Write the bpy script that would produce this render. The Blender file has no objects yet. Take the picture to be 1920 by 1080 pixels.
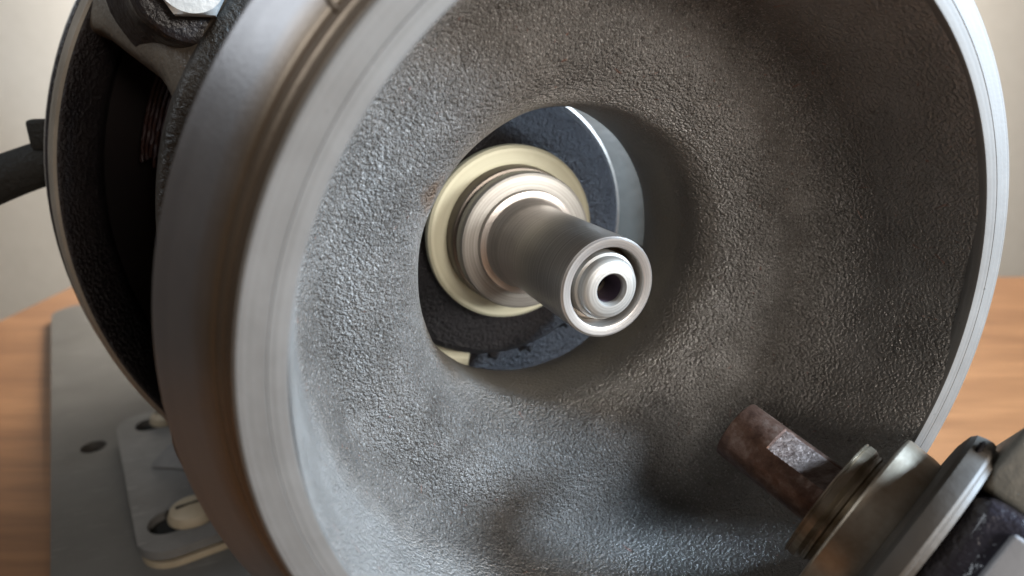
import bpy, bmesh, math, random
from mathutils import Vector, Matrix
random.seed(7)
C = bpy.context.scene
COL = C.collection
R = math.radians

# ------------------------------------------------------------------ camera
YAW, PITCH = R(22.4), R(18.25)
FWD = Vector((math.sin(YAW)*math.cos(PITCH), math.cos(YAW)*math.cos(PITCH), -math.sin(PITCH)))
RGT = Vector((math.cos(YAW), -math.sin(YAW), 0))
UP = RGT.cross(FWD)
cam_d = bpy.data.cameras.new('camera')
cam = bpy.data.objects.new('camera', cam_d); COL.objects.link(cam)
M = Matrix((RGT, UP, -FWD)).transposed().to_4x4()
M.translation = Vector((-.933, -1.08, .584))
cam.matrix_world = M
cam_d.sensor_width = 36
cam_d.lens = 36*1205/1920
cam_d.clip_start = .02
cam_d.clip_end = 200
cam_d.dof.use_dof = True
cam_d.dof.focus_distance = 1.86
cam_d.dof.aperture_fstop = .95
C.camera = cam

# ------------------------------------------------------------------ world and lamps (room windows, plus added fill lamps)
w = bpy.data.worlds.new('World'); C.world = w; w.use_nodes = True
bg = w.node_tree.nodes['Background']
bg.inputs[0].default_value = (.64, .50, .40, 1)
bg.inputs[1].default_value = .11

def area(name, loc, target, size, size_y, power, color):
    d = bpy.data.lights.new(name, 'AREA'); d.shape = 'RECTANGLE'
    d.size = size; d.size_y = size_y; d.energy = power; d.color = color
    o = bpy.data.objects.new(name, d); COL.objects.link(o)
    o.location = loc
    o.rotation_euler = (Vector(target)-Vector(loc)).to_track_quat('-Z', 'Y').to_euler()
    return o
area('window_light', (4.95, -2.5, 2.15), (0, .4, -.2), 1.1, 1.2, 1450, (.60, .79, 1.0))
area('second_window_light', (3.6, -4.7, 1.3), (0, .4, -.1), 1.9, 1.5, 480, (1.0, .97, .93))
area('front_fill_light', (.9, -6.5, 2.2), (0, .4, -.1), 1.8, 1.4, 380, (1.0, .91, .82))  # added fill, not a window: warm light from the front
area('side_window_light', (-6.0, 1.5, 6.5), (0, 1.2, 0), 3.5, 3.5, 330, (.84, .92, 1.0))
area('wall_fill_light', (4.0, 11.0, 6.5), (5.8, 15.0, -1.0), 7.0, 3.0, 8600, (1.0, .97, .91))  # added lamp, only brightens the back wall

C.view_settings.view_transform = 'Standard'
C.view_settings.look = 'None'
C.view_settings.exposure = 0
C.view_settings.gamma = 1

# ------------------------------------------------------------------ materials
def new_mat(name):
    m = bpy.data.materials.new(name); m.use_nodes = True
    nt = m.node_tree
    return m, nt, nt.nodes['Principled BSDF']
def nd(nt, t, **k):
    n = nt.nodes.new(t)
    for a, b in k.items(): setattr(n, a, b)
    return n
def noise(nt, vec, scale, detail=4, rough=.6):
    n = nd(nt, 'ShaderNodeTexNoise'); n.inputs['Scale'].default_value = scale
    n.inputs['Detail'].default_value = detail; n.inputs['Roughness'].default_value = rough
    nt.links.new(vec, n.inputs['Vector']); return n.outputs['Fac']
def ramp(nt, fac, stops):
    n = nd(nt, 'ShaderNodeValToRGB'); e = n.color_ramp.elements
    while len(e) < len(stops): e.new(.5)
    for q, (p, c) in enumerate(stops):
        e[q].position = p; e[q].color = (*c, 1) if len(c) == 3 else c
    nt.links.new(fac, n.inputs[0]); return n.outputs[0]
def mixc(nt, fac, a, b):
    n = nd(nt, 'ShaderNodeMix', data_type='RGBA')
    for s, v in ((0, fac), (6, a), (7, b)):
        if isinstance(v, (int, float)): n.inputs[s].default_value = v
        elif isinstance(v, tuple): n.inputs[s].default_value = (*v, 1)
        else: nt.links.new(v, n.inputs[s])
    return n.outputs[2]
def mth(nt, op, a, b=0.0, clamp=False):
    n = nd(nt, 'ShaderNodeMath', operation=op); n.use_clamp = clamp
    for s, v in ((0, a), (1, b)):
        if isinstance(v, (int, float)): n.inputs[s].default_value = v
        else: nt.links.new(v, n.inputs[s])
    return n.outputs[0]
def coords(nt): return nd(nt, 'ShaderNodeTexCoord').outputs['Object']
def bump(nt, h, strength, dist, prev=None):
    n = nd(nt, 'ShaderNodeBump'); n.inputs['Strength'].default_value = strength
    n.inputs['Distance'].default_value = dist; nt.links.new(h, n.inputs['Height'])
    if prev is not None: nt.links.new(prev, n.inputs['Normal'])
    return n.outputs[0]
def radius(nt, vec, cx=0., cz=0.):
    s = nd(nt, 'ShaderNodeSeparateXYZ'); nt.links.new(vec, s.inputs[0])
    x = mth(nt, 'SUBTRACT', s.outputs[0], cx); z = mth(nt, 'SUBTRACT', s.outputs[2], cz)
    r = mth(nt, 'SQRT', mth(nt, 'ADD', mth(nt, 'MULTIPLY', x, x), mth(nt, 'MULTIPLY', z, z)))
    return r, s.outputs[1]
def near(nt, vec, p, r0, r1):
    """1 inside r0 of point p, 0 beyond r1"""
    d = nd(nt, 'ShaderNodeVectorMath', operation='DISTANCE'); nt.links.new(vec, d.inputs[0]); d.inputs[1].default_value = p
    mr = nd(nt, 'ShaderNodeMapRange'); nt.links.new(d.outputs['Value'], mr.inputs[0])
    mr.inputs[1].default_value = r1; mr.inputs[2].default_value = r0
    return mr.outputs[0]
def warp(nt, v, scale, amt):
    n = nd(nt, 'ShaderNodeTexNoise'); n.inputs['Scale'].default_value = scale; nt.links.new(v, n.inputs['Vector'])
    a = nd(nt, 'ShaderNodeVectorMath', operation='SCALE'); nt.links.new(n.outputs['Color'], a.inputs[0]); a.inputs['Scale'].default_value = amt
    b = nd(nt, 'ShaderNodeVectorMath', operation='ADD'); nt.links.new(v, b.inputs[0]); nt.links.new(a.outputs[0], b.inputs[1])
    return b.outputs[0]

def mat_cast():
    m, nt, p = new_mat('rough_cast_aluminium_paint'); v = coords(nt)
    r, y = radius(nt, v)
    # pebbled skin, worn smooth in the throat and on the side wall by the rim
    def cells(sc, wa):
        vo = nd(nt, 'ShaderNodeTexVoronoi'); vo.feature = 'SMOOTH_F1'; vo.inputs['Scale'].default_value = sc
        vo.inputs['Smoothness'].default_value = .35
        nt.links.new(warp(nt, v, sc*.7, wa), vo.inputs['Vector']); return vo.outputs['Distance']
    h = mth(nt, 'ADD', mth(nt, 'MULTIPLY', cells(92, .009), -1.0), mth(nt, 'MULTIPLY', cells(165, .006), -.7))
    h = mth(nt, 'ADD', h, mth(nt, 'MULTIPLY', noise(nt, v, 120, 5, .7), 1.15))
    patch = ramp(nt, noise(nt, warp(nt, v, 5, .2), 5.5, 4, .6), [(.32, (.7,)*3), (.62, (1.0,)*3)])
    h = mth(nt, 'MULTIPLY', h, patch)
    k1 = nd(nt, 'ShaderNodeMapRange'); nt.links.new(y, k1.inputs[0])
    k1.inputs[1].default_value = .82; k1.inputs[2].default_value = .58; k1.inputs[3].default_value = .12; k1.inputs[4].default_value = 1
    k2 = nd(nt, 'ShaderNodeMapRange'); nt.links.new(y, k2.inputs[0])
    k2.inputs[1].default_value = .30; k2.inputs[2].default_value = .44; k2.inputs[3].default_value = .28; k2.inputs[4].default_value = 1
    amp = mth(nt, 'MULTIPLY', k1.outputs[0], k2.outputs[0])
    h2 = mth(nt, 'MULTIPLY', h, amp)
    n2 = bump(nt, h2, 1.0, .019)
    nt.links.new(n2, p.inputs['Normal'])
    col = ramp(nt, noise(nt, v, 4.5, 5, .65), [(.34, (.155, .144, .131)), (.5, (.19, .178, .163)), (.66, (.235, .222, .206))])
    # worn bright grains, pits and little rust specks
    wg = ramp(nt, noise(nt, v, 150, 3, .6), [(.56, (0, 0, 0)), (.66, (1, 1, 1))])
    col = mixc(nt, mth(nt, 'MULTIPLY', wg, mth(nt, 'MULTIPLY', amp, .75)), col, (.50, .48, .455))
    dg = ramp(nt, noise(nt, v, 132, 3, .6), [(.34, (1, 1, 1)), (.44, (0, 0, 0))])
    col = mixc(nt, mth(nt, 'MULTIPLY', dg, mth(nt, 'MULTIPLY', amp, .6)), col, (.07, .063, .055))
    sp = ramp(nt, noise(nt, v, 44, 2, .5), [(.68, (0, 0, 0)), (.75, (1, 1, 1))])
    col = mixc(nt, mth(nt, 'MULTIPLY', sp, .7), col, (.05, .035, .03))
    sp2 = ramp(nt, noise(nt, warp(nt, v, 3, 1.), 30, 1, .5), [(.74, (0, 0, 0)), (.78, (1, 1, 1))])
    col = mixc(nt, mth(nt, 'MULTIPLY', sp2, .5), col, (.25, .08, .04))
    rust = mth(nt, 'MULTIPLY', near(nt, warp(nt, v, 25, .06), (-.43, .60, .30), .02, .075), .75)
    col = mixc(nt, rust, col, (.17, .085, .03))
    # browner tone in the throat
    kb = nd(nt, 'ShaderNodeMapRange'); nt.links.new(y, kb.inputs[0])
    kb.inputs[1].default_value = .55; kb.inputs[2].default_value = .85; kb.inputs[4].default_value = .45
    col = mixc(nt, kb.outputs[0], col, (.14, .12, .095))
    nt.links.new(col, p.inputs['Base Color'])
    p.inputs['Metallic'].default_value = .40
    p.inputs['Specular IOR Level'].default_value = 1.0
    rr = ramp(nt, noise(nt, v, 9, 4, .6), [(.3, (.31,)*3), (.7, (.46,)*3)])
    nt.links.new(rr, p.inputs['Roughness'])
    return m

def mat_turned(name, c0, c1, rough=.3, metal=1., ring=90, bstr=.25, cx=0., cz=0., blotch=None, aniso=0., spk=.22, mixb=.5):
    """lathe-turned metal: concentric tool marks in colour and relief"""
    m, nt, p = new_mat(name); v = coords(nt)
    r, y = radius(nt, v, cx, cz)
    q = mth(nt, 'ADD', r, mth(nt, 'MULTIPLY', y, .83))
    n1 = nd(nt, 'ShaderNodeTexNoise', noise_dimensions='1D'); n1.inputs['Scale'].default_value = ring
    n1.inputs['Detail'].default_value = 4; nt.links.new(q, n1.inputs['W'])
    bl = noise(nt, v, 6, 5, .65)
    f = mth(nt, 'ADD', mth(nt, 'MULTIPLY', n1.outputs['Fac'], 1-mixb), mth(nt, 'MULTIPLY', bl, mixb))
    col = ramp(nt, f, [(.35, c0), (.65, c1)])
    if blotch:
        b2 = ramp(nt, noise(nt, v, 24, 3, .6), [(.68, (0, 0, 0)), (.73, (1, 1, 1))])
        col = mixc(nt, mth(nt, 'MULTIPLY', b2, .55), col, blotch)
    nt.links.new(col, p.inputs['Base Color'])
    p.inputs['Metallic'].default_value = metal
    rr = mth(nt, 'ADD', mth(nt, 'MULTIPLY', bl, spk), rough-.5*spk)
    nt.links.new(rr, p.inputs['Roughness'])
    p.inputs['Anisotropic'].default_value = aniso
    b = bump(nt, n1.outputs['Fac'], bstr, .004)
    b = bump(nt, noise(nt, v, 120, 2, .5), .12, .003, b)
    nt.links.new(b, p.inputs['Normal'])
    return m

def mat_paint(name, c0, c1, rough=.3, scale=25, bstr=.5, dist=.01, metal=0., coat=0., spec=.5, wear=False):
    m, nt, p = new_mat(name); v = coords(nt)
    a = noise(nt, v, scale, 4, .6); c = noise(nt, v, 3.5, 4, .6)
    nt.links.new(ramp(nt, c, [(.3, c0), (.7, c1)]), p.inputs['Base Color'])
    nt.links.new(mth(nt, 'ADD', mth(nt, 'MULTIPLY', c, .3), rough-.15), p.inputs['Roughness'])
    p.inputs['Metallic'].default_value = metal
    p.inputs['Coat Weight'].default_value = coat
    p.inputs['Specular IOR Level'].default_value = spec
    if wear:
        mp = nd(nt, 'ShaderNodeMapping'); nt.links.new(v, mp.inputs[0]); mp.inputs['Rotation'].default_value = (0, 0, .6); mp.inputs['Scale'].default_value = (1, 14, 1)
        sc = ramp(nt, noise(nt, mp.outputs[0], 5, 3, .5), [(.66, (0, 0, 0)), (.69, (1, 1, 1))])
        st = ramp(nt, noise(nt, v, 1.8, 5, .7), [(.45, (0, 0, 0)), (.65, (1, 1, 1))])
        src = p.inputs['Base Color'].links[0].from_socket
        c2 = mixc(nt, mth(nt, 'MULTIPLY', st, .35), src, tuple(x*.45 for x in c0))
        c2 = mixc(nt, mth(nt, 'MULTIPLY', sc, .5), c2, tuple(min(1, x*2.) for x in c1))
        nt.links.new(c2, p.inputs['Base Color'])
    nt.links.new(bump(nt, a, bstr, dist), p.inputs['Normal'])
    return m

M_CAST = mat_cast()
M_RIM = mat_turned('machined_rim', (.095, .090, .083), (.14, .134, .125), .66, .35, 130, .07, blotch=(.05, .045, .04), mixb=.6)
M_STEP = mat_turned('brown_neck_steel', (.10, .082, .065), (.17, .15, .13), .36, .75, 26, .08)
M_FLANGE = mat_turned('tarnished_turned_steel', (.10, .082, .065), (.17, .15, .13), .36, .75, 26, .08)
M_SHAFT = mat_turned('polished_shaft', (.36, .335, .31), (.50, .475, .45), .32, .75, 150, .12, spk=.02, mixb=.1)
M_SHAFTLT = mat_turned('bright_turned_collar', (.27, .26, .24), (.37, .36, .335), .46, .5, 120, .12, spk=.03, mixb=.1)
def patina_and_sheen(m):
    nt = m.node_tree; p = nt.nodes['Principled BSDF']; v = coords(nt); r, y = radius(nt, v)
    src = p.inputs['Base Color'].links[0].from_socket
    q = mth(nt, 'ADD', r, mth(nt, 'MULTIPLY', noise(nt, v, 3, 4, .6), .03))
    f = ramp(nt, mth(nt, 'MULTIPLY', mth(nt, 'SUBTRACT', q, 1.0), 6.0), [(.30, (1, 1, 1)), (.52, (0, 0, 0))])
    c = mixc(nt, f, (.17, .17, .178), (.135, .092, .055))  # brown stain near the rim; bluish outer tone stands in for reflected sky light
    n = nd(nt, 'ShaderNodeMix', data_type='RGBA'); n.inputs[0].default_value = .75
    nt.links.new(src, n.inputs[6]); nt.links.new(c, n.inputs[7]); nt.links.new(n.outputs[2], p.inputs['Base Color'])
patina_and_sheen(M_FLANGE)
M_CREAM = mat_turned('cream_washer', (.50, .485, .35), (.60, .585, .45), .45, .25, 80, .08, spk=.03, mixb=.1)
M_HOLE = mat_paint('dark_bore', (.03, .02, .03), (.07, .05, .07), .5, 30, .2)
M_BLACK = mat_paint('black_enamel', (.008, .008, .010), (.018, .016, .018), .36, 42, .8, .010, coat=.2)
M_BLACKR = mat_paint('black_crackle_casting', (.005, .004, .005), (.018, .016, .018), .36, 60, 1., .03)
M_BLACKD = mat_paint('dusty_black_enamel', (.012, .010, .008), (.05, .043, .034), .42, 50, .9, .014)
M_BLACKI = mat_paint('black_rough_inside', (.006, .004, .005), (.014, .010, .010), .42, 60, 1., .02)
M_BROWN = mat_paint('black_enamel_brown_sheen', (.055, .046, .036), (.13, .112, .088), .38, 40, .6, .01, spec=.7)  # arms are black enamel; brown tone paints in the beige wall they reflect
M_BAND = mat_paint('black_enamel_beige_sheen', (.15, .132, .105), (.22, .195, .16), .38, 30, .3, spec=.8)  # ring is black enamel; its wall reflection is put into the colour
M_BAFFLE = mat_paint('grey_green_enamel', (.008, .011, .010), (.018, .022, .020), .4, 8, .2)
M_ZINC = mat_paint('dull_zinc', (.50, .52, .52), (.66, .68, .67), .45, 30, .35, .006, metal=.35)
M_PLATE = mat_paint('grey_painted_plate', (.068, .063, .056), (.086, .080, .072), .55, 90, .15, .004, wear=True)
M_FOOT = mat_paint('grey_painted_foot', (.10, .096, .09), (.15, .144, .135), .5, 40, .25, .006, wear=True)
M_BRASS = mat_paint('pale_brass', (.26, .21, .14), (.36, .30, .21), .6, 20, .2, metal=.1)
M_RUBBER = mat_paint('black_rubber', (.008, .008, .007), (.014, .013, .011), .7, 35, .8, .02, spec=.25)
M_RED = mat_paint('red_enamelled_wire', (.008, .0006, .0006), (.018, .0012, .0012), .5, 30, .3)
M_DARK = mat_paint('dark_interior', (.004, .003, .003), (.007, .005, .005), .8, 20, .3, spec=.1)
M_SHELL = mat_turned('steel_shell', (.40, .39, .37), (.55, .54, .51), .35, .6, 20, .1)
RX, RZ = .387, -.461
M_SLEEVE = mat_turned('worn_steel_wood_sheen', (.26, .20, .14), (.46, .40, .32), .38, .85, 24, .03, mixb=1., spk=.12)  # tan tint stands in for table wood mirrored in the steel
M_GROOVE = mat_turned('bronzed_collar', (.17, .13, .085), (.30, .25, .19), .40, .9, 40, .05, spk=.06)
M_BODYG = mat_paint('grey_olive_enamel', (.11, .105, .085), (.18, .17, .145), .55, 12, .5, .02)
M_FLANGEB = mat_paint('brown_grey_worn_steel', (.028, .022, .016), (.05, .042, .033), .6, 24, .3, .006)
M_BODYB = mat_paint('glossy_dark_blue_enamel', (.012, .012, .018), (.03, .03, .042), .22, 9, .6, .05, coat=.4)
M_WHITE = mat_paint('pale_grey_enamel', (.22, .225, .24), (.27, .275, .29), .4, 12, .2)

def mat_rust():
    m, nt, p = new_mat('rusty_steel_rod'); v = coords(nt)
    a = noise(nt, v, 14, 6, .7); b = noise(nt, v, 60, 3, .6)
    col = ramp(nt, a, [(.3, (.05, .027, .02)), (.5, (.13, .075, .055)), (.7, (.24, .18, .15))])
    nt.links.new(col, p.inputs['Base Color'])
    p.inputs['Metallic'].default_value = .75
    nt.links.new(mth(nt, 'ADD', mth(nt, 'MULTIPLY', b, .3), .24), p.inputs['Roughness'])
    nt.links.new(bump(nt, b, .35, .006), p.inputs['Normal'])
    return m
M_RUST = mat_rust()
def mat_flat():
    m, nt, p = new_mat('scraped_flat_steel'); v = coords(nt)
    s = nd(nt, 'ShaderNodeMapping'); nt.links.new(v, s.inputs[0]); s.inputs['Rotation'].default_value = (0, .6, .5); s.inputs['Scale'].default_value = (1, 1, 7)
    a = noise(nt, s.outputs[0], 22, 5, .7); b = noise(nt, v, 50, 4, .7)
    col = ramp(nt, a, [(.35, (.09, .06, .05)), (.62, (.21, .165, .145))])
    nt.links.new(col, p.inputs['Base Color']); p.inputs['Metallic'].default_value = .7
    p.inputs['Roughness'].default_value = .55
    nt.links.new(bump(nt, mth(nt, 'ADD', a, b), .6, .008), p.inputs['Normal'])
    return m
M_FLATS = mat_flat()

def mat_wood():
    m, nt, p = new_mat('oiled_beech_tabletop'); v = coords(nt)
    s = nd(nt, 'ShaderNodeMapping'); nt.links.new(v, s.inputs[0])
    s.vector_type = 'TEXTURE'
    s.inputs['Rotation'].default_value = (0, 0, -YAW); s.inputs['Scale'].default_value = (6, .55, 1)
    a = noise(nt, s.outputs[0], 2.2, 6, .65)
    b = noise(nt, s.outputs[0], 9, 4, .6)
    f = mth(nt, 'ADD', mth(nt, 'MULTIPLY', a, .6), mth(nt, 'MULTIPLY', b, .4))
    nt.links.new(ramp(nt, f, [(.34, (.125, .054, .022)), (.5, (.185, .086, .036)), (.64, (.25, .122, .053))]), p.inputs['Base Color'])
    p.inputs['Roughness'].default_value = .45
    nt.links.new(bump(nt, b, .15, .01), p.inputs['Normal'])
    return m
M_WOOD = mat_wood()
M_WALL = mat_paint('beige_plaster', (.64, .60, .54), (.68, .64, .58), .9, 2, .1)
M_FLOOR = mat_paint('dark_carpet', (.16, .14, .12), (.2, .18, .15), .95, 20, .3)

# ------------------------------------------------------------------ builders
def empty(name, loc, label, cat, group=None):
    o = bpy.data.objects.new(name, None); COL.objects.link(o); o.location = loc
    o.empty_display_size = .1
    o['label'] = label; o['category'] = cat
    if group: o['group'] = group
    return o
WM = {}
def link(name, me, mat, parent=None, label=None):
    o = bpy.data.objects.new(name, me); COL.objects.link(o)
    me.materials.clear(); me.materials.append(mat)
    if parent is not None:
        base = WM.get(parent.name, Matrix.Translation(parent.location))
        o.parent = parent; o.matrix_parent_inverse = base.inverted()
    WM[o.name] = Matrix.Identity(4)
    if label: o['label'] = label
    return o
def finish(bm, name, mat, parent=None, label=None, smooth=True, angle=32):
    bmesh.ops.remove_doubles(bm, verts=bm.verts, dist=1e-5)
    bmesh.ops.recalc_face_normals(bm, faces=bm.faces)
    me = bpy.data.meshes.new(name); bm.to_mesh(me); bm.free()
    if smooth:
        me.shade_smooth()
        me.set_sharp_from_angle(angle=R(angle))
    return link(name, me, mat, parent, label)
def smooth_profile(pts, n=6):
    """Catmull-Rom through the points"""
    out = []
    P = [pts[0]]+list(pts)+[pts[-1]]
    for i in range(1, len(P)-2):
        p0, p1, p2, p3 = [Vector(p) for p in P[i-1:i+3]]
        for k in range(n):
            t = k/n
            out.append(tuple(.5*((2*p1)+(-p0+p2)*t+(2*p0-5*p1+4*p2-p3)*t*t+(-p0+3*p1-3*p2+p3)*t**3)))
    out.append(tuple(pts[-1])); return out
def lathe(bm, prof, seg=128, cx=0., cz=0., a0=0., a1=360., wob=0.):
    full = abs(a1-a0-360) < 1e-6
    n = seg if full else seg+1
    rows = []
    ph = [random.uniform(0, 6.28) for _ in range(4)]
    for r, y in prof:
        row = []
        for i in range(n):
            a = R(a0+(a1-a0)*i/seg)
            rr = r + (wob*(math.sin(3*a+ph[0])+.6*math.sin(7*a+ph[1]+8*y)+.4*math.sin(13*a+ph[2]+20*y)) if wob else 0)
            row.append(bm.verts.new((cx+rr*math.cos(a), y, cz+rr*math.sin(a))))
        rows.append(row)
    for j in range(len(rows)-1):
        for i in range(seg):
            k = (i+1) % n
            try: bm.faces.new((rows[j][i], rows[j][k], rows[j+1][k], rows[j+1][i]))
            except ValueError: pass
    if not full:
        for e in (0, -1):
            if len(prof) > 3: bm.faces.new([r_[e] for r_ in rows])
    return rows
def lathe_obj(name, prof, mat, parent, seg=128, label=None, closed=False, **k):
    bm = bmesh.new()
    if closed: prof = list(prof)+[prof[0]]
    lathe(bm, prof, seg, **k)
    return finish(bm, name, mat, parent, label)
def box(bm, lo, hi, mw=None, bev=0., seg=2):
    r = bmesh.ops.create_cube(bm, size=1)
    vs = r['verts']
    for v in vs:
        v.co = Vector([lo[i]+(hi[i]-lo[i])*(v.co[i]+.5) for i in range(3)])
    if bev:
        es = list({e for v in vs for e in v.link_edges})
        g = bmesh.ops.bevel(bm, geom=es, offset=bev, segments=seg, affect='EDGES', profile=.5)
        vs = list({v for f in g['faces'] for v in f.verts} | {v for v in vs if v.is_valid})
    if mw is not None:
        for v in vs: v.co = mw @ v.co
    return vs
def prism(bm, poly, z0, z1, mw=None, bev=0.):
    """polygon in local xy extruded z0..z1"""
    a = [bm.verts.new((x, y, z0)) for x, y in poly]; b = [bm.verts.new((x, y, z1)) for x, y in poly]
    bm.faces.new(a[::-1]); top = bm.faces.new(b)
    n = len(poly)
    for i in range(n): bm.faces.new((a[i], a[(i+1) % n], b[(i+1) % n], b[i]))
    vs = a+b
    if bev:
        g = bmesh.ops.bevel(bm, geom=list(top.edges), offset=bev, segments=3, affect='EDGES', profile=.5)
        vs = list({v for v in vs if v.is_valid} | {v for f in g['faces'] for v in f.verts})
    if mw is not None:
        for v in set(vs): v.co = mw @ v.co
def rrect(x0, y0, x1, y1, r, n=6):
    out = []
    for cx, cy, a in ((x1-r, y1-r, 0), (x0+r, y1-r, 90), (x0+r, y0+r, 180), (x1-r, y0+r, 270)):
        for k in range(n+1):
            t = R(a+90*k/n); out.append((cx+r*math.cos(t), cy+r*math.sin(t)))
    return out
def tube(bm, pts, rad, seg=20):
    P = [Vector(p) for p in pts]; rings = []
    nrm = Vector((0, 0, 1))
    for i, p in enumerate(P):
        t = (P[min(i+1, len(P)-1)]-P[max(i-1, 0)]).normalized()
        u = (nrm-t*nrm.dot(t)).normalized(); v2 = t.cross(u)
        rr = rad[i] if isinstance(rad, (list, tuple)) else rad
        rings.append([bm.verts.new(p+rr*(math.cos(6.28318*k/seg)*u+math.sin(6.28318*k/seg)*v2)) for k in range(seg)])
    for a, b in zip(rings, rings[1:]):
        for k in range(seg): bm.faces.new((a[k], a[(k+1) % seg], b[(k+1) % seg], b[k]))
    bm.faces.new(rings[0][::-1]); bm.faces.new(rings[-1])

def structure(o): o['kind'] = 'structure'; return o

# ------------------------------------------------------------------ setting: wall, floor, table
hd = Vector((math.sin(YAW), math.cos(YAW), 0)); rt = RGT
def quad(name, pts, mat):
    bm = bmesh.new(); bm.faces.new([bm.verts.new(p) for p in pts])
    return finish(bm, name, mat, smooth=False)
o0 = Vector((0, 0, 0))+hd*15
structure(quad('wall', [o0-rt*30+Vector((0, 0, -14)), o0+rt*30+Vector((0, 0, -14)), o0+rt*30+Vector((0, 0, 14)), o0-rt*30+Vector((0, 0, 14))], M_WALL))
f0 = Vector((0, 0, -13.9))
structure(quad('floor', [f0-rt*30-hd*20, f0+rt*30-hd*20, f0+rt*30+hd*15, f0-rt*30+hd*15], M_FLOOR))

TZ = -1.85
t = empty('table', (2, 2, -13.9), 'orange brown wooden table with straight grain under the grey motor plate', 'table')
corner = Vector((-2.92, 8.27))
rt2 = Vector((.925, -.381)); bk2 = Vector((-.381, -.925))
tp = [corner, corner+rt2*17, corner+rt2*17+bk2*15, corner+bk2*15]
bm = bmesh.new(); prism(bm, [tuple(p) for p in tp][::-1], TZ-.35, TZ, bev=.06)
finish(bm, 'tabletop', M_WOOD, t)
for a, b in ((1, 1), (16, 1), (16, 14), (1, 14)):
    c = corner+rt2*a+bk2*b
    bm = bmesh.new(); box(bm, (c.x-.35, c.y-.35, -13.9), (c.x+.35, c.y+.35, TZ-.352), bev=.05)
    finish(bm, 'leg', M_WOOD, t)

# ------------------------------------------------------------------ base plate (turned 11.8 degrees)
PM = Matrix.Rotation(R(11.8), 4, 'Z')
def with_holes(poly, holes, z0, z1, mw, bev=0.):
    """plate with through holes: outer polygon and hole polygons, filled by triangulation"""
    bm = bmesh.new()
    loops = [poly]+holes
    tops, bots = [], []
    for z, store in ((z1, tops), (z0, bots)):
        edges = []
        for lp in loops:
            vs = [bm.verts.new((x, y, z)) for x, y in lp]
            edges += [bm.edges.new((vs[i], vs[(i+1) % len(vs)])) for i in range(len(vs))]
            store.append(vs)
        bmesh.ops.triangle_fill(bm, edges=edges, use_beauty=True)
    for a, b in zip(tops, bots):
        for i in range(len(a)): bm.faces.new((a[i], a[(i+1) % len(a)], b[(i+1) % len(a)], b[i]))
    for v in bm.verts: v.co = mw @ v.co
    return bm
def ell(cx, cy, rx, ry, n=28): return [(cx+rx*math.cos(6.28318*k/n), cy+ry*math.sin(6.28318*k/n)) for k in range(n)]
bp = empty('base_plate', PM @ Vector((0, 5, TZ)), 'flat dark grey rounded metal plate with one round hole lying on the wooden table', 'plate')
bm = with_holes(rrect(-1.574, -.6, 2.6, 7.13, .26, 8), [ell(-1.34, 3.767, .076, .076)], TZ+.002, -1.75, PM)
finish(bm, 'plate', M_PLATE, bp, smooth=False)

# ------------------------------------------------------------------ motor
mt = empty('electric_motor', (0, 3.4, -1.75), 'black enamelled electric motor with open end windows and grey foot behind the bowl', 'motor')
sh = lathe_obj('shell', [(1.62, 2.04), (1.62, 1.99), (1.672, 1.99), (1.685, 2.0), (1.685, 2.05), (1.668, 2.06), (1.668, 5.0), (1.55, 5.25), (.3, 5.3), (.001, 5.3)], M_SHELL, mt, 160)
# the dark line and the thin bright clip band round it
lathe_obj('clamp_band', [(1.60, 1.955), (1.665, 1.955), (1.674, 1.962), (1.674, 1.986), (1.60, 1.986)], M_BLACK, mt, 160, closed=True)
# outer ring of the end bell: wall reflection coloured in outside, black and rough inside
ring = lathe_obj('bell_ring', [(1.600, 1.788), (1.612, 1.790), (1.625, 1.806), (1.645, 1.87), (1.657, 1.93), (1.66, 1.953), (1.60, 1.954)], M_BAND, mt, 200, label='black outer ring of the end bell with beige wall sheen put into its colour')
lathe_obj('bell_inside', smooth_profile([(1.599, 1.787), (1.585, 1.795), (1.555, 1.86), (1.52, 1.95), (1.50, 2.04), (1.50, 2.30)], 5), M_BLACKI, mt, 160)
# inner ring with a thin front edge
prof = smooth_profile([(1.10, 1.24), (1.12, 1.20), (1.195, 1.20), (1.222, 1.225), (1.235, 1.32), (1.245, 1.50), (1.20, 1.52)], 4)
lathe_obj('inner_ring', prof+[(1.10, 1.5), prof[0]], M_BLACKD, mt, 160)
# hub seen through the throat: black crackle disc with a lit edge
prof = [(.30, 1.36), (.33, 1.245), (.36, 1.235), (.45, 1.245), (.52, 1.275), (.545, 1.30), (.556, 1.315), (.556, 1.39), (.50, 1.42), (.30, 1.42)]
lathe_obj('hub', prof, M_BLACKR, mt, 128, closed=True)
lathe_obj('baffle_plate', [(.45, 1.50), (1.12, 1.50), (1.12, 1.53), (.45, 1.53)], M_BAFFLE, mt, 48, a0=-14, a1=78)
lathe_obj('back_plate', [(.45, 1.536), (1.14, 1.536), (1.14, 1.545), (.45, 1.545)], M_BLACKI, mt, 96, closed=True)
lathe_obj('hub_edge_highlight', [(.546, 1.302), (.556, 1.304), (.562, 1.312), (.563, 1.375), (.557, 1.385)], M_STEP, mt, 96, a0=-35, a1=88)  # lighter strip painted in as the highlight along the hub edge
lathe_obj('pale_piece', [(.52, 1.425), (.66, 1.425), (.66, 1.45), (.52, 1.45)], M_CREAM, mt, 24, a0=-122, a1=-100, label='small pale cream piece behind the black hub')  # pale sector below the hub
lathe_obj('window_glint', [(.52, 1.425), (.64, 1.425), (.64, 1.45), (.52, 1.45)], M_ZINC, mt, 24, a0=66, a1=84)  # bright piece stands in for the window's reflection on the hub edge
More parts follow.
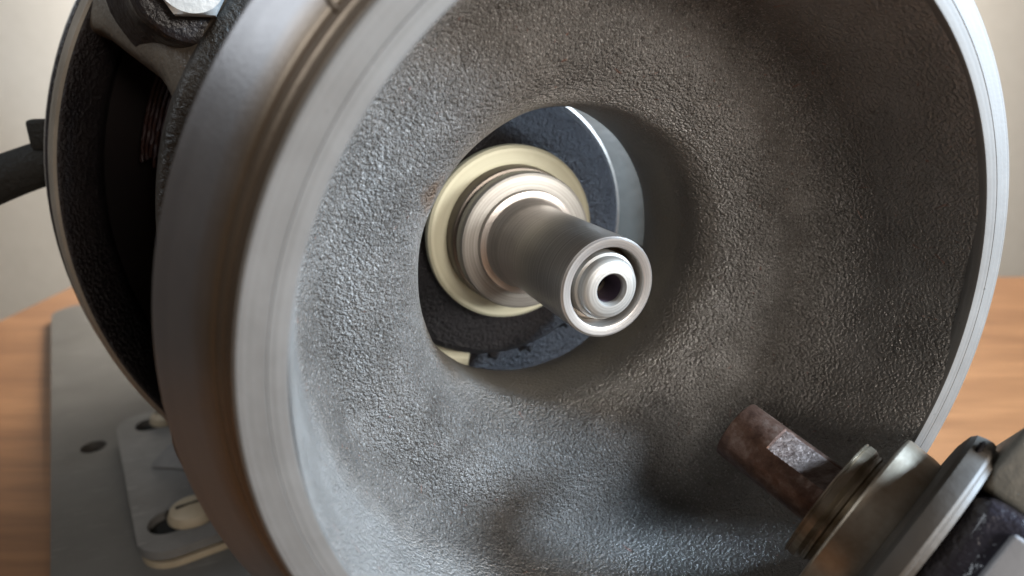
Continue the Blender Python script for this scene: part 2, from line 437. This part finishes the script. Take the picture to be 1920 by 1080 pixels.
for a, r_, q in ((-75, .56, .05), (-55, .57, .035), (-92, .57, .03), (104, .56, .03)):
    bm = bmesh.new(); bmesh.ops.create_icosphere(bm, subdivisions=3, radius=1)
    for v in bm.verts: v.co = Vector((r_*math.cos(R(a))+q*v.co.x*(1+.3*math.sin(5*v.co.z)), 1.36+.04*v.co.y, r_*math.sin(R(a))+q*v.co.z*(1+.3*math.sin(7*v.co.x))))
    finish(bm, 'casting_lump', M_BLACKR, mt)
# four arms, each a ridge that rises to a lug with stud and nut
def arm(ac, lug=True):
    s = smooth_profile([(-12, .20), (-11.4, .10), (-10.2, .045), (-7, .012), (0, -.015), (7, .012), (10.2, .045), (11.4, .10), (12, .20)], 3)
    bm = bmesh.new(); rows = []
    rs = [(1.16, 1.225), (1.215, 1.235), (1.30, 1.33), (1.38, 1.43), (1.46, 1.54), (1.53, 1.65), (1.58, 1.745), (1.615, 1.80), (1.635, 1.86)]
    rs = smooth_profile(rs, 3)
    for r, y in rs:
        fl = 1.0 + .45*max(0, (1.30-r)/.14)**1.5 + .30*max(0, (r-1.50)/.12)**2         # flares where it meets the two rings
        row = []
        for da, dy in s:
            a = R(ac+da*fl*1.32/r)
            row.append(bm.verts.new((r*math.cos(a), y+dy*1.2, r*math.sin(a))))
        for da, dy in s[::-1]:
            a = R(ac+da*fl*.96*1.32/r)
            row.append(bm.verts.new((r*math.cos(a), y+.30+.02*abs(da)/12, r*math.sin(a))))
        rows.append(row)
    n = len(rows[0])
    for j in range(len(rows)-1):
        for i in range(n): bm.faces.new((rows[j][i], rows[j][(i+1) % n], rows[j+1][(i+1) % n], rows[j+1][i]))
    bm.faces.new(rows[0]); bm.faces.new(rows[-1][::-1])
    o = finish(bm, 'arm', M_BROWN, mt, angle=50)
    lc = (1.325*math.cos(R(ac-1.5)), 1.325*math.sin(R(ac-1.5)))
    prof = smooth_profile([(.001, 1.235), (.15, 1.235), (.175, 1.25), (.19, 1.29), (.205, 1.38), (.24, 1.45), (.27, 1.50)], 4)
    lathe_obj('lug', prof+[(.2, 1.55)], M_BLACK, o, 48, cx=lc[0], cz=lc[1], wob=.003)
    # nut
    bm = bmesh.new()
    hexa = [(lc[0]+.112*math.cos(R(60*k)), lc[1]+.112*math.sin(R(60*k))) for k in range(6)]
    N = 48
    def hx(t, s=1.):
        k = int(t*6) % 6; u = t*6-int(t*6)
        x = hexa[k][0]*(1-u)+hexa[(k+1) % 6][0]*u; z = hexa[k][1]*(1-u)+hexa[(k+1) % 6][1]*u
        return lc[0]+(x-lc[0])*s, lc[1]+(z-lc[1])*s
    def ci(t, r): return lc[0]+r*math.cos(6.28318*t), lc[1]+r*math.sin(6.28318*t)
    rows = []
    for y, fn in ((1.232, lambda t: hx(t)), (1.16, lambda t: hx(t)), (1.150, lambda t: ci(t, .094)), (1.148, lambda t: ci(t, .058)), (1.165, lambda t: ci(t, .052)), (1.232, lambda t: ci(t, .052))):
        rows.append([bm.verts.new((fn(k/N)[0], y, fn(k/N)[1])) for k in range(N)])
    for j in range(len(rows)-1):
        for k in range(N): bm.faces.new((rows[j][k], rows[j][(k+1) % N], rows[j+1][(k+1) % N], rows[j+1][k]))
    finish(bm, 'nut', M_ZINC, mt)
    lathe_obj('stud', [(.001, 1.135), (.04, 1.135), (.050, 1.145), (.050, 1.24)], M_FLANGE, mt, 32, cx=lc[0], cz=lc[1])
for ac in (141.5, 38.5, -38.5, -141.5): arm(ac)
for a in (90, -90, 0, 180):          # spokes joining hub and inner ring behind the baffle
    bm = bmesh.new(); box(bm, (.5, 1.54, -.09), (1.15, 1.66, .09), Matrix.Rotation(R(a+45), 4, 'Y'), .02)
    finish(bm, 'spoke', M_BLACK, mt)
# windings inside
lathe_obj('stator_core', [(.7, 2.05), (1.49, 2.05), (1.49, 2.6), (.7, 2.6)], M_DARK, mt, 96, closed=True)
lathe_obj('winding_cover', smooth_profile([(.80, 2.05), (.82, 1.82), (.98, 1.74), (1.13, 1.80), (1.17, 2.05)], 5), M_DARK, mt, 96)
for k in range(6):
    bm = bmesh.new(); pts = []
    rr = 1.245+.019*k; yy = 1.72+.04*k
    for i in range(15):
        a = R(151.5+i*(1.15+.05*(k % 3))); pts.append((rr*math.cos(a), yy+.006*math.sin(i*1.7+k), rr*math.sin(a)))
    tube(bm, pts, .0075, 8); finish(bm, 'wire', M_RED, mt)
# dark bolt head on the top of the shell
bm = bmesh.new()
tube(bm, [(-1.44, 2.06, 1.20), (-1.36, 2.06, 1.10)], .05, 6); finish(bm, 'bolt', M_BLACK, mt)
# cable gland tab
bm = bmesh.new(); box(bm, (-1.715, 2.06, .30), (-1.60, 2.15, .42), bev=.015); finish(bm, 'gland', M_RUBBER, mt)

# foot with two slots and brass screws
S1 = [(-1.03+x, 3.68+y) for x, y in rrect(-.06, -.085, .20, .085, .084, 8)]
S2 = [(-1.05+x, 2.50+y) for x, y in rrect(-.09, -.105, .24, .105, .104, 8)]
S3 = [(-x, y) for x, y in S1]; S4 = [(-x, y) for x, y in S2]
bm = with_holes(rrect(-1.195, 2.25, 1.195, 3.87, .16, 8), [S1, S2, S3, S4], -1.70, -1.65, PM)
finish(bm, 'foot', M_FOOT, mt, smooth=False, label='dull grey slotted foot under the motor')
bm = bmesh.new(); prism(bm, rrect(-1.165, 2.275, 1.165, 3.84, .15, 8), -1.716, -1.7005, PM); finish(bm, 'gap_shade', M_RUBBER, mt, smooth=False)  # black layer stands in for the shaded gap under the foot
bm = bmesh.new(); prism(bm, rrect(-1.185, 2.24, 1.185, 3.86, .16, 8), -1.749, -1.7165, PM); finish(bm, 'shim', M_BRASS, mt, smooth=False)
for sx in (-1, 1):
    bm = bmesh.new()
    v = [bm.verts.new(PM @ Vector(c)) for c in ((sx*1.09, 3.10, -1.649), (sx*.35, 3.10, -1.02), (sx*.35, 3.72, -1.649), (sx*.35, 2.48, -1.649))]
    for f in ((0, 1, 2), (0, 3, 1), (1, 3, 2), (0, 2, 3)): bm.faces.new([v[i] for i in f])
    bmesh.ops.bevel(bm, geom=list(bm.edges), offset=.02, segments=3, affect='EDGES')
    finish(bm, 'gusset', M_FOOT, mt)
    for lx, ly, rr in ((.90, 3.68, .10), (.92, 2.49, .125)):
        c = PM @ Vector((sx*lx, ly, 0))
        bm = bmesh.new()
        vs = lathe(bm, [(.001, .072), (rr*.6, .066), (rr*.88, .046), (rr, .016), (rr, 0), (.001, 0)], 32)
        for q in bm.verts: q.co = Vector((q.co.x+c.x, -q.co.z+c.y, q.co.y-1.648))
        h = finish(bm, 'screw', M_BRASS, mt)
        bm = bmesh.new(); box(bm, (-rr*.62, -.009, .040), (rr*.62, .009, .0722), Matrix.Translation((c.x, c.y, -1.648)) @ Matrix.Rotation(R(12), 4, 'Z'))
        finish(bm, 'screw_slot', M_DARK, h)

# power cable leaving the motor
bm = bmesh.new()
kp = [(-1.55, 2.15, .29), (-1.72, 2.13, .235), (-1.86, 2.10, .185), (-2.05, 2.08, .10), (-2.35, 2.08, -.06), (-2.7, 2.2, -.35), (-3.0, 2.6, -.8), (-3.2, 3.2, -1.3), (-3.3, 4.0, -1.70), (-3.5, 4.6, -1.765)]
tube(bm, [(*v,) for v in [tuple(q) for q in smooth_profile(kp, 6)]], .088, 20)
cb = finish(bm, 'power_cable', M_RUBBER)
cb['label'] = 'thick black rubber cable leaving the left side of the motor'; cb['category'] = 'cable'

# ------------------------------------------------------------------ bowl casing
cs = empty('bowl_casing', (0, .6, -1.0), 'deep round grey cast metal bowl with pebbled inside, round throat and bright machined rim', 'casing')
wall_p = smooth_profile([(.912, .004), (.905, .05), (.892, .20), (.878, .34), (.862, .42), (.82, .485), (.77, .505), (.70, .505), (.63, .52), (.575, .56), (.535, .615), (.508, .68), (.497, .76), (.496, .86), (.503, .97), (.517, 1.05)], 7)
back_p = [(.535, 1.058), (.56, 1.05), (.60, .90), (.70, .72), (.90, .62), (.97, .50), (1.0, .34)]
lathe_obj('bowl', wall_p+back_p, M_CAST, cs, 256, wob=.0022)
lathe_obj('rim', [(.9095, .034), (.9100, .006), (.9125, .001), (.917, 0), (.945, -.0015), (.946, .0005), (.948, -.0015), (.994, -.001), (1.0, .004), (1.0, .012)], M_RIM, cs, 256)
fp = [(1.0, .0125), (1.004, .02), (1.010, .05), (1.016, .054), (1.020, .062), (1.027, .085), (1.034, .089)] + smooth_profile([(1.038, .095), (1.052, .118), (1.075, .150), (1.105, .186), (1.128, .214), (1.137, .226)], 4)
lathe_obj('flange', fp+[(1.139, .232), (1.139, .300), (1.12, .335), (1.0, .345)], M_FLANGE, cs, 256)
# shallow dark oval dimple in the flange cone
bm = bmesh.new()
bmesh.ops.create_icosphere(bm, subdivisions=3, radius=1)
dm = Matrix.Translation((-.765, .088, .690)) @ Matrix.Rotation(R(-42), 4, 'Y') @ Matrix.Rotation(R(0), 4, 'Z') @ Matrix.Diagonal((.006, .012, .026, 1))
for v in bm.verts: v.co = dm @ v.co
finish(bm, 'dimple', M_BROWN, cs)

# ------------------------------------------------------------------ shaft
sf = empty('drive_shaft', (0, .45, 0), 'polished stepped steel shaft with hollow end and cream washer pointing out of the bowl throat', 'shaft')
lathe_obj('spindle', [(.120, .52), (.120, .458), (.1225, .4525), (.127, .451), (.146, .450), (.1525, .455), (.1535, .463), (.1535, .79), (.1525, .80), (.1525, .93), (.156, .965), (.165, .985), (.170, 1.01)], M_SHAFT, sf, 128)
lathe_obj('bore', [(.1201, .46), (.1201, .535), (.03, .535)], M_STEP, sf, 96)
lathe_obj('end_boss', [(.103, .534), (.103, .474), (.101, .467), (.094, .463), (.0925, .452), (.089, .443), (.082, .437), (.072, .433), (.062, .431), (.050, .4305), (.046, .435), (.043, .446), (.042, .52)], M_SHAFTLT, sf, 96)
lathe_obj('centre_hole', [(.0419, .45), (.041, .56), (.001, .58)], M_HOLE, sf, 48)
lathe_obj('step_ring', [(.150, 1.012), (.178, 1.010), (.192, 1.013), (.196, 1.024), (.197, 1.03)], M_SHAFT, sf, 128)
lathe_obj('bright_collar', [(.17, 1.03), (.242, 1.027), (.254, 1.032), (.258, 1.042), (.258, 1.085), (.250, 1.10), (.235, 1.108)], M_SHAFTLT, sf, 128)
lathe_obj('neck', [(.235, 1.105), (.262, 1.112), (.268, 1.125), (.268, 1.165), (.272, 1.172)], M_STEP, sf, 128)
lathe_obj('washer', [(.262, 1.170), (.330, 1.168), (.340, 1.174), (.342, 1.182), (.342, 1.205), (.334, 1.212), (.25, 1.212)], M_CREAM, sf, 128)
lathe_obj('rear_spindle', [(.13, 1.10), (.13, 2.3), (.001, 2.3)], M_SHAFT, sf, 48)

# ------------------------------------------------------------------ front spindle head with rusty rod
HT = Vector((.2884, .19, -.3833)); HW = Vector((.3414, -.8850, -.3166)).normalized()
HN = Vector((.6388, -.0287, .7689)); HN = (HN-HW*HN.dot(HW)).normalized(); HM = HN.cross(HW)
HX = Matrix((HN, HW, HM)).transposed().to_4x4(); HX.translation = HT
fh = empty('spindle_head', (.66, -.7, TZ), 'tilted rusty flattened rod in a bronzed collar and steel sleeve before the lower rim', 'spindle head')
def head(bm, name, mat, label=None, angle=32):
    for v in bm.verts: v.co = HX @ v.co
    return finish(bm, name, mat, fh, label, angle=angle)
RR = .089
fa = math.atan2(-.80, .60)
fn = (math.cos(fa), math.sin(fa))
def rod_section(flat, sc=1.):
    out = []
    for k in range(72):
        a = 6.28318*k/72; x, z = math.cos(a)*RR, math.sin(a)*RR
        if flat:
            d = fn[0]*x+fn[1]*z; lim = RR*.85
            if d > lim: x -= fn[0]*(d-lim); z -= fn[1]*(d-lim)
        out.append((x*sc, z*sc))
    return out
bm = bmesh.new(); rows = []
for s_, flat, sc in ((0, False, .93), (.003, False, .98), (.009, False, 1), (.112, False, 1), (.1165, True, 1), (.36, True, 1)):
    rows.append([bm.verts.new((x, s_, z)) for x, z in rod_section(flat, sc)])
for a, b in zip(rows, rows[1:]):
    for k in range(72): bm.faces.new((a[k], a[(k+1) % 72], b[(k+1) % 72], b[k]))
bm.faces.new(rows[0]); bm.faces.new(rows[-1])
rod = head(bm, 'rod', M_RUST, angle=20)
rod.data.materials.append(M_FLATS)
nrm = (HN*fn[0]+HM*fn[1])
for p_ in rod.data.polygons:
    if p_.normal.dot(nrm) > .99 and (p_.center-HT).dot(HW) > .15: p_.material_index = 1
def hl(name, prof, mat, seg=128):
    bm = bmesh.new(); lathe(bm, [(.001, prof[0][1])]+prof+[(.001, prof[-1][1])], seg); return head(bm, name, mat, angle=18)
hl('collar', [(.150, .284), (.172, .285), (.1765, .287), (.1765, .290), (.1735, .2915), (.1735, .294), (.176, .296), (.175, .312), (.170, .320), (.167, .323), (.166, .3265), (.168, .328), (.167, .334), (.160, .338), (.156, .350)], M_GROOVE)
hl('sleeve', [(.236, .351), (.243, .353), (.245, .358), (.238, .42), (.226, .474), (.222, .482), (.21, .486)], M_SLEEVE)
hl('flange', [(.215, .462), (.232, .455), (.237, .440), (.300, .442), (.331, .449), (.342, .458), (.346, .474), (.347, .492), (.343, .499), (.335, .502), (.33, .512)], M_FLANGEB, 128)
bm = bmesh.new(); box(bm, (.22, .511, -.20), (.40, .80, .20), None, .018, 3); head(bm, 'top_block', M_BODYG)
bm = bmesh.new(); box(bm, (-.34, .513, -.235), (.222, .78, .26), None, .05, 4); head(bm, 'head_body', M_BODYB)
bm = bmesh.new(); box(bm, (-.20, .60, -.258), (.172, .78, -.230), None, .010, 3); head(bm, 'cover', M_WHITE)
bm = bmesh.new(); bmesh.ops.create_icosphere(bm, subdivisions=2, radius=1)
for v in bm.verts: v.co = Vector((.292+.022*v.co.x, .472+.007*v.co.y, -.188+.012*v.co.z+.012*v.co.x*1.2))
head(bm, 'slot', M_DARK)
bm = bmesh.new(); box(bm, (.50, -.80, TZ+.003), (.80, -.45, -.62), bev=.02); finish(bm, 'pedestal', M_BODYG, fh)
